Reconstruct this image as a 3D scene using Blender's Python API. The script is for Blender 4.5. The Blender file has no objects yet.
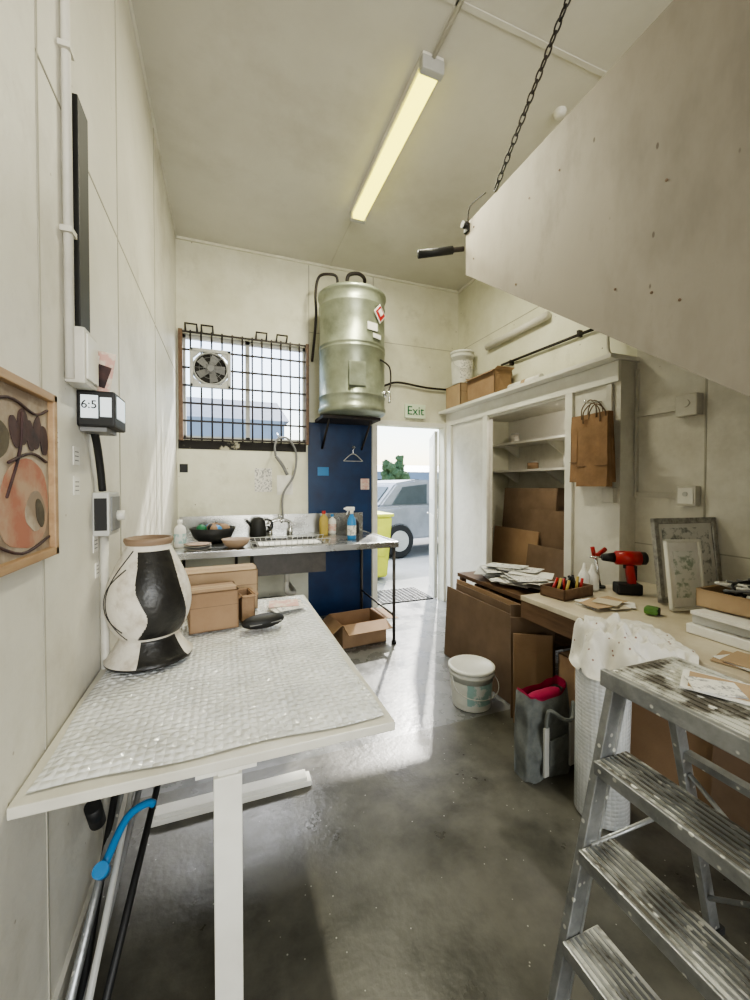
import bpy, bmesh, math, random
from mathutils import Vector, Matrix, Euler, noise
random.seed(4)
S = bpy.context.scene
pi = math.pi
S.view_settings.view_transform='AgX'
try: S.view_settings.look='AgX - Medium High Contrast'
except Exception: pass
S.view_settings.exposure=.62

# ------------------------------------------------------------ materials
def pm(name, col, col2=None, rough=.6, metal=0, scale=4, bump=0, bscale=60, lo=.35, hi=.65,
       specks=None, spscale=40, spth=.12, rvar=0, kind='noise', stretch=None, emit=None, estr=0, detail=6, bdist=.01, stain=None, stscale=.8, stlo=.52, sthi=.75):
    m = bpy.data.materials.new(name); m.use_nodes = True
    nt = m.node_tree; N = nt.nodes; L = nt.links
    b = N['Principled BSDF']
    b.inputs['Roughness'].default_value = rough
    b.inputs['Metallic'].default_value = metal
    tc = N.new('ShaderNodeTexCoord'); src = tc.outputs['Object']
    if stretch:
        mp = N.new('ShaderNodeMapping'); mp.inputs['Scale'].default_value = stretch
        L.new(src, mp.inputs['Vector']); src = mp.outputs['Vector']
    if col2 is None: col2 = tuple(c*.82 for c in col)
    n = N.new('ShaderNodeTexNoise'); n.inputs['Scale'].default_value = scale; n.inputs['Detail'].default_value = detail
    n.inputs['Roughness'].default_value = .62
    L.new(src, n.inputs['Vector'])
    r = N.new('ShaderNodeValToRGB')
    r.color_ramp.elements[0].position = lo; r.color_ramp.elements[1].position = hi
    r.color_ramp.elements[0].color = (*col2, 1); r.color_ramp.elements[1].color = (*col, 1)
    L.new(n.outputs['Fac'], r.inputs['Fac'])
    out = r.outputs['Color']
    def mix(fac, a, c):
        mx = N.new('ShaderNodeMix'); mx.data_type = 'RGBA'
        L.new(fac, mx.inputs['Factor']); L.new(a, mx.inputs[6]); mx.inputs[7].default_value = (*c, 1)
        return mx.outputs[2]
    if stain:
        n3 = N.new('ShaderNodeTexNoise'); n3.inputs['Scale'].default_value = stscale; n3.inputs['Detail'].default_value = 8; n3.inputs['Roughness'].default_value=.7
        L.new(src, n3.inputs['Vector'])
        m3 = N.new('ShaderNodeMapRange'); m3.inputs['From Min'].default_value=stlo; m3.inputs['From Max'].default_value=sthi
        L.new(n3.outputs['Fac'], m3.inputs['Value']); out = mix(m3.outputs[0], out, stain)
    if specks:
        v = N.new('ShaderNodeTexVoronoi'); v.inputs['Scale'].default_value = spscale
        L.new(src, v.inputs['Vector'])
        rr = N.new('ShaderNodeValToRGB'); rr.color_ramp.elements[0].position = spth*.7; rr.color_ramp.elements[1].position = spth
        rr.color_ramp.elements[0].color = (1,1,1,1); rr.color_ramp.elements[1].color = (0,0,0,1)
        L.new(v.outputs['Distance'], rr.inputs['Fac']); out = mix(rr.outputs['Color'], out, specks)
    L.new(out, b.inputs['Base Color'])
    if rvar:
        mr = N.new('ShaderNodeMapRange'); mr.inputs['From Min'].default_value=.3; mr.inputs['From Max'].default_value=.7
        mr.inputs['To Min'].default_value = rough-rvar; mr.inputs['To Max'].default_value = rough+rvar
        L.new(n.outputs['Fac'], mr.inputs['Value']); L.new(mr.outputs[0], b.inputs['Roughness'])
    if bump:
        bp = N.new('ShaderNodeBump'); bp.inputs['Strength'].default_value = bump; bp.inputs['Distance'].default_value = bdist
        if kind == 'voronoi':
            v2 = N.new('ShaderNodeTexVoronoi'); v2.inputs['Scale'].default_value = bscale; v2.inputs['Randomness'].default_value=.25
            L.new(src, v2.inputs['Vector']); h = v2.outputs['Distance']
            bp.invert = True
        else:
            v2 = N.new('ShaderNodeTexNoise'); v2.inputs['Scale'].default_value = bscale; v2.inputs['Detail'].default_value = 4
            L.new(src, v2.inputs['Vector']); h = v2.outputs['Fac']
        L.new(h, bp.inputs['Height']); L.new(bp.outputs['Normal'], b.inputs['Normal'])
    if emit:
        b.inputs['Emission Color'].default_value = (*emit, 1); b.inputs['Emission Strength'].default_value = estr
    return m

WALL  = pm('wall_cream_paint', (.72,.70,.625), (.62,.60,.53), rough=.5, scale=1.6, bump=.5, bscale=12, bdist=.008, specks=(.42,.38,.31), spscale=9, spth=.04, stain=(.48,.455,.385), stscale=1.3)
WALLB = pm('wall_back_paint', (.76,.75,.62), (.64,.625,.49), rough=.6, scale=2.5, bump=.2, bscale=20, specks=(.3,.27,.2), spscale=7, spth=.05, stain=(.44,.42,.32), stscale=1.7, stlo=.56, sthi=.8)
CEIL  = pm('ceiling_paint', (.66,.645,.565), (.58,.565,.49), rough=.7, scale=1.2, bump=.1, bscale=30, stain=(.50,.48,.405), stscale=.7)
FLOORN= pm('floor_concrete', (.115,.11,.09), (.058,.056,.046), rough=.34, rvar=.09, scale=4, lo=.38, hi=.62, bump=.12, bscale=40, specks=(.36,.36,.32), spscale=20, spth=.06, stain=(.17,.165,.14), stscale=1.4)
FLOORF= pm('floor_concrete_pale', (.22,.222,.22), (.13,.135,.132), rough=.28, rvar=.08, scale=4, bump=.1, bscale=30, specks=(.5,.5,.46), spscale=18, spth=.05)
SEAM  = pm('panel_seam', (.44,.42,.35), rough=.8)
WHITE = pm('white_paint', (.78,.77,.70), (.66,.64,.57), rough=.45, scale=3)
DOORW = pm('door_white', (.60,.61,.58), (.5,.5,.47), rough=.45, scale=2)
PVC   = pm('pvc_white', (.62,.60,.53), (.50,.48,.42), rough=.5, scale=6)
BLACK = pm('black_plastic', (.008,.008,.008), (.014,.014,.014), rough=.55)
BLACKM= pm('black_steel', (.012,.011,.010), (.03,.02,.015), rough=.55, metal=0)
STEEL = pm('stainless_steel', (.50,.50,.48), (.40,.40,.375), rough=.26, metal=.95, scale=3, rvar=.06)
STEELD= pm('stainless_dull', (.11,.10,.09), (.06,.055,.05), rough=.45, metal=.4, scale=7, rvar=.1)
ALU   = pm('ladder_aluminium', (.50,.51,.51), (.27,.28,.28), rough=.4, metal=.7, scale=9, specks=(.85,.85,.8), spscale=28, spth=.17, bump=.15, bscale=70)
ALUP  = pm('ladder_painted_top', (.62,.62,.57), (.13,.12,.10), rough=.5, metal=.2, scale=11, lo=.42, hi=.55, specks=(.88,.87,.82), spscale=20, spth=.2, bump=.3, bscale=60)
CHROME= pm('chrome', (.75,.75,.75), (.6,.6,.6), rough=.15, metal=1)
BOIL  = pm('boiler_galvanised', (.37,.40,.31), (.23,.25,.19), rough=.38, metal=.6, scale=3, rvar=.1, bump=.12, bscale=9, stain=(.15,.165,.12), stscale=2.5, stlo=.5, sthi=.8)
CARD  = pm('cardboard', (.34,.225,.135), (.28,.18,.105), rough=.8, scale=5, bump=.1, bscale=120)
CARDD = pm('cardboard_dark', (.20,.135,.09), (.14,.095,.06), rough=.8, scale=4)
CARDL = pm('cardboard_light', (.46,.335,.21), (.39,.275,.17), rough=.8, scale=4)
KRAFT = pm('kraft_paper', (.32,.19,.10), (.23,.135,.07), rough=.7, scale=8, bump=.2, bscale=25)
BLUE  = pm('blue_wall_paint', (.006,.038,.125), (.004,.018,.065), rough=.4, scale=3)
PAPER = pm('paper_white', (.80,.79,.74), (.70,.68,.63), rough=.7, scale=10)
PAPER2= pm('paper_printed', (.76,.74,.68), (.3,.3,.3), rough=.7, scale=60, lo=.4, hi=.5)
PINKP = pm('paper_pink', (.66,.40,.34), (.72,.62,.52), rough=.7, scale=30, lo=.45, hi=.55)
TABLE = pm('table_laminate', (.68,.66,.58), (.58,.56,.48), rough=.35, scale=5)
BENCH = pm('bench_laminate', (.64,.58,.45), (.50,.43,.32), rough=.35, scale=5, specks=(.3,.2,.12), spscale=20, spth=.05)
WOODD = pm('wood_brown', (.17,.10,.055), (.10,.055,.03), rough=.5, scale=4, stretch=(8,1,8))
WOOD  = pm('wood_tan', (.46,.31,.17), (.34,.21,.11), rough=.5, scale=4, stretch=(8,1,8))
BUBB  = pm('bubble_wrap', (.84,.85,.84), (.66,.67,.66), rough=.09, scale=8, bump=.9, bscale=46, kind='voronoi', bdist=.012)
BUBR  = pm('bubble_wrap_roll_mat', (.72,.73,.72), (.58,.6,.6), rough=.25, scale=8, bump=.6, bscale=60, kind='voronoi', bdist=.008)
CLOTH = pm('white_fabric', (.73,.71,.66), (.64,.62,.56), rough=.9, specks=(.25,.14,.12), spscale=30, spth=.15, bump=.4, bscale=25)
TOTE  = pm('grey_canvas', (.17,.18,.17), (.11,.12,.115), rough=.9, scale=20, bump=.2, bscale=90)
PINK  = pm('pink_fabric', (.36,.012,.07), (.25,.01,.045), rough=.9, scale=6)
BUCK  = pm('bucket_plastic', (.74,.74,.68), (.66,.66,.6), rough=.35, scale=5)
TEAL  = pm('label_teal', (.33,.50,.48), (.68,.7,.68), rough=.5, scale=18, lo=.45, hi=.5)
RED   = pm('red_plastic', (.42,.02,.02), rough=.35)
YEL   = pm('yellow_lid', (.52,.55,.05), (.42,.46,.04), rough=.5)
GREEN = pm('exit_green', (.01,.16,.06), rough=.5)
LGREEN= pm('exit_face', (.74,.82,.66), (.7,.78,.6), rough=.5)
BLUEP = pm('blue_plastic', (.03,.22,.50), rough=.35)
GREY  = pm('grey_plastic', (.22,.22,.22), rough=.5)
LGREY = pm('light_grey_plastic', (.52,.52,.49), rough=.45)
STAIR = pm('stair_panel_board', (.30,.272,.228), (.175,.155,.128), rough=.7, scale=1.5, lo=.25, hi=.5, bump=.15, bscale=12, specks=(.12,.10,.08), spscale=8, spth=.055, stretch=(1,1.0,.45), stain=(.20,.178,.148), stscale=3)
CERW  = pm('ceramic_white', (.72,.68,.60), (.50,.44,.36), rough=.45, scale=14, lo=.3, hi=.5, bump=.3, bscale=60)
CERB  = pm('ceramic_black', (.010,.010,.010), (.025,.023,.02), rough=.35, scale=14, bump=.2, bscale=60)
CERT  = pm('ceramic_clay', (.30,.21,.14), rough=.6)
SILV  = pm('silver_frame', (.50,.49,.45), (.26,.25,.23), rough=.4, metal=.5, scale=40)
SKETCH= pm('sketch_print', (.72,.71,.66), (.28,.29,.26), rough=.5, scale=22, lo=.38, hi=.50, detail=10)
SKETCHG=pm('sketch_print_green', (.74,.74,.68), (.34,.40,.31), rough=.5, scale=20, lo=.38, hi=.48, detail=10)
RUST  = pm('black_stain', (.02,.018,.016), (.42,.40,.3), rough=.8, scale=7, lo=.36, hi=.42)
GLASSM= pm('tinted_glass', (.07,.09,.10), rough=.08)
CARW  = pm('car_paint', (.34,.36,.40), rough=.25, metal=.3)
RUB   = pm('rubber', (.02,.02,.02), rough=.8)
LEAF  = pm('tree_leaves', (.24,.33,.15), (.14,.22,.08), rough=.8, scale=6, bump=1, bscale=12, bdist=.2)
TGREEN= pm('tape_green', (.10,.22,.05), rough=.5)
ASPH  = pm('yard_concrete', (.32,.32,.31), (.25,.25,.24), rough=.85, scale=1)
BLDG  = pm('outside_building_wall', (.40,.46,.54), (.34,.39,.46), rough=.8, scale=.6)
ROOF  = pm('outside_roof_steel', (.24,.29,.35), rough=.5, metal=.2)
TUBEM = pm('fluorescent_diffuser', (.85,.82,.3), rough=.4, emit=(1,.90,.10), estr=2.3)
SCRM  = pm('display_face', (.75,.8,.82), rough=.3, emit=(.75,.85,.9), estr=.35)
DARKIN= pm('dark_interior', (.03,.028,.025), rough=.9)
YELG  = pm('stack_mustard', (.5,.38,.1), rough=.7)

# ------------------------------------------------------------ builder
class B:
    def __init__(s, name, loc=(0,0,0), rot=(0,0,0)):
        s.name=name; s.loc=Vector(loc); s.rot=rot; s.bm=bmesh.new(); s.mats=[]
    def mi(s, m):
        if m not in s.mats: s.mats.append(m)
        return s.mats.index(m)
    def add(s, t, m, M=None, smooth=False):
        if M is not None: bmesh.ops.transform(t, matrix=M, verts=t.verts)
        if m is not None:
            i=s.mi(m)
            for f in t.faces: f.material_index=i
        for f in t.faces: f.smooth=smooth
        me=bpy.data.meshes.new('t'); t.to_mesh(me); t.free(); s.bm.from_mesh(me); bpy.data.meshes.remove(me)
        return s
    def M(s,c,rot): return Matrix.Translation(c) @ Euler(rot).to_matrix().to_4x4()
    def box(s,c,size,m,rot=(0,0,0),bev=0,seg=2):
        t=bmesh.new(); bmesh.ops.create_cube(t,size=1)
        bmesh.ops.scale(t,vec=size,verts=t.verts)
        if bev: bmesh.ops.bevel(t,geom=t.edges[:],offset=bev,segments=seg,affect='EDGES',profile=.6)
        return s.add(t,m,s.M(c,rot))
    def bb(s,a,b,m,bev=0):
        return s.box([(a[i]+b[i])/2 for i in range(3)],[abs(b[i]-a[i]) for i in range(3)],m,bev=bev)
    def cyl(s,c,r,h,m,rot=(0,0,0),r2=None,seg=28,bev=0,smooth=True):
        if r2 is None: r2=r
        t=bmesh.new(); bmesh.ops.create_cone(t,cap_ends=True,segments=seg,radius1=r,radius2=r2,depth=h)
        if bev:
            ed=[e for e in t.edges if abs(e.verts[0].co.z-e.verts[1].co.z)<1e-6]
            bmesh.ops.bevel(t,geom=ed,offset=bev,segments=2,affect='EDGES')
        i=s.mi(m)
        for f in t.faces: f.material_index=i
        bmesh.ops.transform(t,matrix=s.M(c,rot),verts=t.verts)
        for f in t.faces: f.smooth = smooth and len(f.verts)==4
        me=bpy.data.meshes.new('t'); t.to_mesh(me); t.free(); s.bm.from_mesh(me); bpy.data.meshes.remove(me)
        return s
    def lathe(s,prof,m,c=(0,0,0),rot=(0,0,0),seg=40,mf=None,wob=None,smooth=True):
        t=bmesh.new(); rings=[]
        for k,(r,z) in enumerate(prof):
            if r<1e-5: rings.append([t.verts.new((0,0,z))])
            else:
                row=[]
                for j in range(seg):
                    a=2*pi*j/seg; rr=r
                    if wob: rr=r*(1+wob(a,z))
                    row.append(t.verts.new((rr*math.cos(a),rr*math.sin(a),z)))
                rings.append(row)
        for k in range(len(rings)-1):
            A,Bq=rings[k],rings[k+1]
            for j in range(seg):
                j2=(j+1)%seg
                if len(A)==1 and len(Bq)==1: continue
                if len(A)==1: f=t.faces.new((A[0],Bq[j2],Bq[j]))
                elif len(Bq)==1: f=t.faces.new((A[j],A[j2],Bq[0]))
                else: f=t.faces.new((A[j],A[j2],Bq[j2],Bq[j]))
                mm = m if mf is None else mf((j+.5)/seg*2*pi,(prof[k][1]+prof[k+1][1])/2)
                f.material_index=s.mi(mm)
        bmesh.ops.recalc_face_normals(t,faces=t.faces)
        return s.add(t,None,s.M(c,rot),smooth)
    def tube(s,pts,r,m,seg=10,closed=False,curve=0,radf=None):
        P=[Vector(p) for p in pts]
        if curve:
            Q=[];n=len(P)
            rng=n if closed else n-1
            for i in range(rng):
                if closed: p0,p1,p2,p3=P[(i-1)%n],P[i],P[(i+1)%n],P[(i+2)%n]
                else: p0,p1,p2,p3=P[max(i-1,0)],P[i],P[i+1],P[min(i+2,n-1)]
                for k in range(curve):
                    u=k/curve
                    Q.append(.5*((2*p1)+(-p0+p2)*u+(2*p0-5*p1+4*p2-p3)*u*u+(-p0+3*p1-3*p2+p3)*u**3))
            if not closed: Q.append(P[-1])
            P=Q
        t=bmesh.new(); n=len(P); rows=[]
        T0=(P[1]-P[0]).normalized(); up=Vector((0,0,1)) if abs(T0.z)<.9 else Vector((1,0,0))
        nrm=T0.cross(up).normalized()
        for i in range(n):
            if closed: T=(P[(i+1)%n]-P[i-1]).normalized()
            else: T=(P[min(i+1,n-1)]-P[max(i-1,0)]).normalized()
            nrm=(nrm-T*nrm.dot(T)).normalized(); bn=T.cross(nrm)
            rr=r if radf is None else r*radf(i/(n-1))
            rows.append([t.verts.new(P[i]+rr*(math.cos(2*pi*j/seg)*nrm+math.sin(2*pi*j/seg)*bn)) for j in range(seg)])
        for i in range(n if closed else n-1):
            for j in range(seg):
                t.faces.new((rows[i][j],rows[i][(j+1)%seg],rows[(i+1)%n][(j+1)%seg],rows[(i+1)%n][j]))
        if not closed: t.faces.new(rows[0][::-1]); t.faces.new(rows[-1])
        bmesh.ops.recalc_face_normals(t,faces=t.faces)
        return s.add(t,m,None,True)
    def prism(s,pts,d,m,M=None,bev=0):
        t=bmesh.new(); lo=[t.verts.new((p[0],p[1],0)) for p in pts]; hi=[t.verts.new((p[0],p[1],d)) for p in pts]
        n=len(pts); t.faces.new(lo[::-1]); t.faces.new(hi)
        for i in range(n): t.faces.new((lo[i],lo[(i+1)%n],hi[(i+1)%n],hi[i]))
        bmesh.ops.recalc_face_normals(t,faces=t.faces)
        if bev: bmesh.ops.bevel(t,geom=t.edges[:],offset=bev,segments=2,affect='EDGES')
        return s.add(t,m,M)
    def patch(s,f,nu,nv,m,flip=False,smooth=True,weld=False):
        t=bmesh.new(); V=[[t.verts.new(f(i/nu,j/nv)) for j in range(nv+1)] for i in range(nu+1)]
        for i in range(nu):
            for j in range(nv):
                q=(V[i][j],V[i+1][j],V[i+1][j+1],V[i][j+1]); t.faces.new(q[::-1] if flip else q)
        if weld: bmesh.ops.remove_doubles(t,verts=t.verts,dist=1e-5)
        return s.add(t,m,None,smooth)
    def ball(s,c,r,m,sc=(1,1,1),rot=(0,0,0),sub=3,amp=0,fr=4):
        t=bmesh.new(); bmesh.ops.create_icosphere(t,subdivisions=sub,radius=r)
        if amp:
            for v in t.verts: v.co*=1+amp*noise.noise(v.co*fr+Vector(c)*3)
        bmesh.ops.scale(t,vec=sc,verts=t.verts)
        return s.add(t,m,s.M(c,rot),True)
    def text(s,txt,size,m,M,ext=.001):
        cu=bpy.data.curves.new('t','FONT'); cu.body=txt; cu.size=size; cu.extrude=ext; cu.align_x='CENTER'; cu.align_y='CENTER'
        o=bpy.data.objects.new('t',cu); S.collection.objects.link(o)
        dg=bpy.context.evaluated_depsgraph_get(); me=bpy.data.meshes.new_from_object(o.evaluated_get(dg))
        t=bmesh.new(); t.from_mesh(me); bpy.data.objects.remove(o); bpy.data.curves.remove(cu)
        return s.add(t,m,M)
    def done(s):
        me=bpy.data.meshes.new(s.name); s.bm.to_mesh(me); s.bm.free()
        for m in s.mats: me.materials.append(m)
        o=bpy.data.objects.new(s.name,me); o.location=s.loc; o.rotation_euler=s.rot
        S.collection.objects.link(o); return o

XL,XR,YB,YF,H = -.42,2.65,4.2,-3.2,3.73

# ------------------------------------------------------------ room shell
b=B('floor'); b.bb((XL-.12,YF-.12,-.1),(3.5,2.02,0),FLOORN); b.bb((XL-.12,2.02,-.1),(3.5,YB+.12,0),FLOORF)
b.done()
b=B('ceiling'); b.bb((XL-.12,YF-.12,H),(XR+.12,YB+.12,H+.1),CEIL); b.done()
b=B('wall_left'); b.bb((XL-.12,YF-.12,0),(XL,YB+.12,H),WALL); b.done()
b=B('wall_back')
y0,y1=YB,YB+.12
wx0,wx1,wz0,wz1=-.38,.81,1.84,2.84; dx0,dx1,dz=1.6,2.45,2.08
for a,c in [((XL,0),(wx0,H)),((wx0,0),(wx1,wz0)),((wx0,wz1),(wx1,H)),((wx1,0),(dx0,H)),((dx0,dz),(dx1,H)),((dx1,0),(3.5,H))]:
    b.bb((a[0],y0,a[1]),(c[0],y1,c[1]),WALLB)
b.done()
b=B('wall_front')
for a,c in [((XL,0),(-.2,H)),((-.2,0),(2.4,.3)),((-.2,3.3),(2.4,H)),((2.4,0),(XR+.12,H))]:
    b.bb((a[0],YF-.12,a[1]),(c[0],YF,c[1]),WALL)
b.done()
b=B('added_rear_window')  # unseen window, put in so light reaches the room from behind
for x in (-.2,.64,1.52,2.36): b.bb((x,YF-.08,.3),(x+.04,YF-.03,3.3),BLACKM)
for z in (.3,3.26): b.bb((-.2,YF-.08,z),(2.4,YF-.03,z+.04),BLACKM)
b.done()
b=B('wall_right'); b.bb((XR,YF,0),(XR+.12,1.95,H),WALL); b.done()
b=B('wall_right_upper'); b.bb((XR,1.95,2.24),(XR+.12,YB,H),WALLB); b.done()
px=2.5
for a,c in [((1.95,0),(2.37,2.24)),((3.42,0),(YB,2.24)),((2.37,2.08),(3.42,2.24))]:
    b=B('wall_closet'); b.bb((px,a[0],a[1]),(px+.07,c[0],c[1]),WALL); b.done()
b=B('wall_closet'); b.bb((px+.07,1.95,0),(3.5,2.0,2.24),WALL); b.done()
b=B('wall_closet'); b.bb((3.4,2.0,0),(3.5,YB,2.24),WALL); b.done()
b=B('ceiling_closet'); b.bb((px+.07,2.0,2.2),(3.4,YB,2.24),WALL); b.done()

def trim(n,a,c,m,bev=.003):
    b=B('trim_%d'%n); b.bb(a,c,m,bev=bev); return b.done()
k=1
for a,c,m in [
 ((2.38,1.93,2.24),(XR,YB,2.27),WHITE),
 ((2.475,1.95,2.10),(px,YB,2.239),WHITE),
 ((2.475,2.33,0),(px,2.40,2.10),WHITE),((2.475,3.39,0),(px,3.46,2.10),WHITE),((2.475,4.08,0),(px,4.19,2.10),WHITE),
 ((XL,YB-.02,H-.025),(XR,YB,H),WALLB),((XL,YF,H-.02),(XL+.015,YB,H),WALL),((XR-.02,YF,H-.03),(XR,YB,H),WALL),
 ((1.055,YF,H-.006),(1.085,YB,H),CEIL),((XL,1.69,H-.006),(XR,1.72,H),CEIL),
 ((dx0-.06,YB-.015,0),(dx0,YB,dz+.05),WHITE),((dx1,YB-.015,0),(dx1+.05,YB,dz+.05),WHITE),((dx0,YB-.015,dz),(dx1,YB,dz+.05),WHITE)]:
    trim(k,a,c,m); k+=1
b=B('baseboard_right'); b.bb((XR-.012,YF,.0),(XR,1.95,.09),WHITE); b.done()
b=B('baseboard_left'); b.bb((XL,YF,0),(XL+.012,YB,.09),WALL); b.done()
b=B('trim_%d'%k); k+=1
for y in (.78,1.2,1.98,2.95): b.bb((XL,y,0),(XL+.0025,y+.008,H-.03),SEAM)
b.bb((XL,1.2,2.44),(XL+.002,YB,2.446),SEAM)
for y in (.9,1.52): b.bb((XR-.003,y,.1),(XR,y+.01,H-.03),SEAM)
b.bb((XR-.003,YF,1.0),(XR,1.95,1.007),SEAM)
for x in (.83,1.55): b.bb((x,YB-.003,2.85),(x+.008,YB,H-.03),SEAM)
b.bb((.83,YB-.003,3.0),(XR,YB,3.006),SEAM)
b.bb((XR-.003,1.95,3.0),(XR,YB,3.006),SEAM)
b.done()

# ------------------------------------------------------------ window with bars + fan
b=B('window_1')
fw=.035
for a,c in [((wx0,wz0),(wx1,wz0+fw)),((wx0,wz1-fw),(wx1,wz1)),((wx0,wz0),(wx0+fw,wz1)),((wx1-fw,wz0),(wx1,wz1)),((.2,wz0),(.24,wz1))]:
    b.bb((a[0],YB+.03,a[1]),(c[0],YB+.08,c[1]),LGREY)
b.done()
b=B('window_security_grille')
gy=YB-.035
n=13
for i in range(n+1):
    x=wx0-.01+(wx1-wx0+.02)*i/n; b.cyl((x,gy,(wz0+wz1)/2),.008,wz1-wz0+.04,BLACKM,seg=8)
for i in range(7):
    z=wz0+.0+(wz1-wz0)*i/6; b.bb((wx0-.02,gy-.012,z-.009),(wx1+.01,gy-.004,z+.009),BLACKM)
b.bb((wx1-.015,gy-.015,wz0-.02),(wx1+.012,YB,wz1+.02),WOODD)
b.bb((wx0-.02,gy-.015,wz0-.02),(wx0+.015,YB,wz1+.02),WOODD)
for x in (-.34,-.2,.3,.5): 
    b.tube([(x,YB,wz1+.02),(x,gy-.03,wz1+.07),(x+.1,gy-.03,wz1+.07),(x+.1,YB,wz1+.02)],.01,BLACKM,seg=6)
b.done()
b=B('exhaust_fan',(-.12,YB-.085,2.50))
for sx in (-1,1): b.box((sx*.165,0,0),(.03,.05,.36),LGREY,bev=.005)
for sz in (-1,1): b.box((0,0,sz*.165),(.36,.05,.03),LGREY,bev=.005)
for sx in (-1,1):
    for sz in(-1,1): b.prism([(0,0),(.07,0),(0,.07)],.03,LGREY,Matrix(((-sx,0,0,sx*.155),(0,0,1,-.015),(0,-sz,0,sz*.155),(0,0,0,1))))
b.lathe([(.142,-.026),(.165,-.026),(.15,.02),(.142,.02),(.142,-.026)],LGREY,rot=(pi/2,0,0))
b.cyl((0,.02,0),.16,.006,DARKIN,rot=(pi/2,0,0))
for i in range(5):
    a=i*2*pi/5
    b.prism([(.02,-.02),(.125,-.05),(.13,.03),(.03,.03)],.004,GREY,Matrix.Rotation(a,4,'Y')@Euler((pi/2+.3,0,0)).to_matrix().to_4x4())
b.cyl((0,-.012,0),.035,.03,GREY,rot=(pi/2,0,0),bev=.005)
for r in (.06,.1): b.tube([(r*math.cos(a*pi/12),-.026,r*math.sin(a*pi/12)) for a in range(24)],.002,GREY,seg=6,closed=True)
for i in range(8):
    a=i*pi/4; b.tube([(.03*math.cos(a),-.026,.03*math.sin(a)),(.145*math.cos(a),-.026,.145*math.sin(a))],.002,GREY,seg=6)
b.done()
b=B('wall_stain_strip'); b.bb((XL+.01,YB-.006,1.745),(.8,YB,1.83),RUST); b.bb((-.4,YB-.005,1.52),(-.33,YB,1.6),BLACK); b.done()

b=B('blue_wall_panel'); b.bb((.82,YB-.014,0),(1.53,YB-.001,2.06),BLUE); b.done()
b=B('coat_hanger'); hy=YB-.03
b.tube([(1.2,hy,1.66),(1.31,hy,1.74),(1.42,hy,1.66)],.005,LGREY,curve=6)
b.tube([(1.31,hy,1.74),(1.31,hy,1.78),(1.33,hy,1.81),(1.305,hy-.0,1.825)],.004,CHROME,curve=4)
b.tube([(1.2,hy,1.66),(1.42,hy,1.66)],.004,LGREY); b.bb((1.30,hy,1.80),(1.315,YB-.014,1.815),CHROME)
b.done()
b=B('pinned_notes')
for x,z,w,h,m in [(.28,1.33,.17,.24,PAPER2),(.50,1.3,.16,.2,PAPER),(1.4,1.35,.1,.12,PINKP),(.92,1.5,.12,.09,BLUEP)]:
    b.bb((x,YB-.018 if x>.8 else YB-.004,z),(x+w,YB-.014 if x>.8 else YB-.001,z+h),m)
b.done()

# ------------------------------------------------------------ boiler
b=B('hot_water_boiler',(1.19,3.82,2.09))
pr=[(0,0),(.315,0),(.332,.015),(.332,.05),(.322,.058)]
for zz in (.16,.6,.64,1.02): pr+=[(.322,zz-.012),(.328,zz-.006),(.328,zz+.006),(.322,zz+.012)]
pr+=[(.322,1.12),(.336,1.125),(.336,1.15),(.30,1.175),(.22,1.2),(.1,1.215),(0,1.22)]
b.lathe(pr,BOIL,seg=56)
b.box((-.05,-.325,.33),(.16,.02,.22),BOIL,bev=.004)
b.box((.1,-.315,.78),(.11,.012,.07),PAPER,rot=(0,0,.3))
b.box((.185,-.285,.92),(.13,.006,.13),PAPER,rot=(0,pi/4,.57))
b.box((.188,-.29,.92),(.10,.006,.10),RED,rot=(0,pi/4,.57)); b.box((.19,-.294,.93),(.055,.006,.055),PAPER,rot=(0,pi/4,.57))
b.box((.15,-.30,.70),(.1,.006,.04),PAPER,rot=(0,0,.45))
b.lathe([(.0,-.02),(.03,-.02),(.03,.02),(0,.02)],CHROME,c=(.27,-.19,.2),rot=(pi/2,0,.9))
b.tube([(.27,-.2,.2),(.3,-.24,.2),(.3,-.24,.1)],.014,CHROME,curve=4)
b.tube([(.2,-.26,.5),(.31,-.22,.45),(.33,-.2,.3),(.3,-.22,.22)],.008,BLACKM,curve=5)
b.box((0,.17,-.02),(.6,.36,.03),BLACKM)
for sx in(-.22,.22): b.tube([(sx,.36,-.3),(sx,.05,-.03)],.012,BLACKM)
b.tube([(-.05,0,1.21),(-.05,0,1.33),(-.02,0,1.39),(.08,0,1.41),(.15,.05,1.37),(.15,.3,1.33),(.15,.36,1.3)],.018,BLACKM,curve=6)
b.tube([(-.14,.05,1.2),(-.14,.05,1.36),(-.22,.05,1.38),(-.31,.1,1.36),(-.34,.12,1.2),(-.335,.12,1.0),(-.335,.2,.8),(-.33,.34,.6)],.013,BLACKM,curve=6)
b.done()
b=B('wall_pipe')
b.tube([(1.56,YB-.08,2.45),(1.7,YB-.04,2.52),(1.85,YB-.04,2.56),(2.2,YB-.04,2.53),(2.55,YB-.04,2.53)],.012,BLACKM,curve=6)
b.done()

b=B('exit_sign',(2.06,YB-.02,2.25)); b.box((0,0,0),(.26,.03,.16),LGREEN,bev=.004)
b.text('Exit',.14,GREEN,Matrix.Translation((0,-.0165,0))@Euler((pi/2,0,0)).to_matrix().to_4x4(),ext=.003); b.done()

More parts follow.
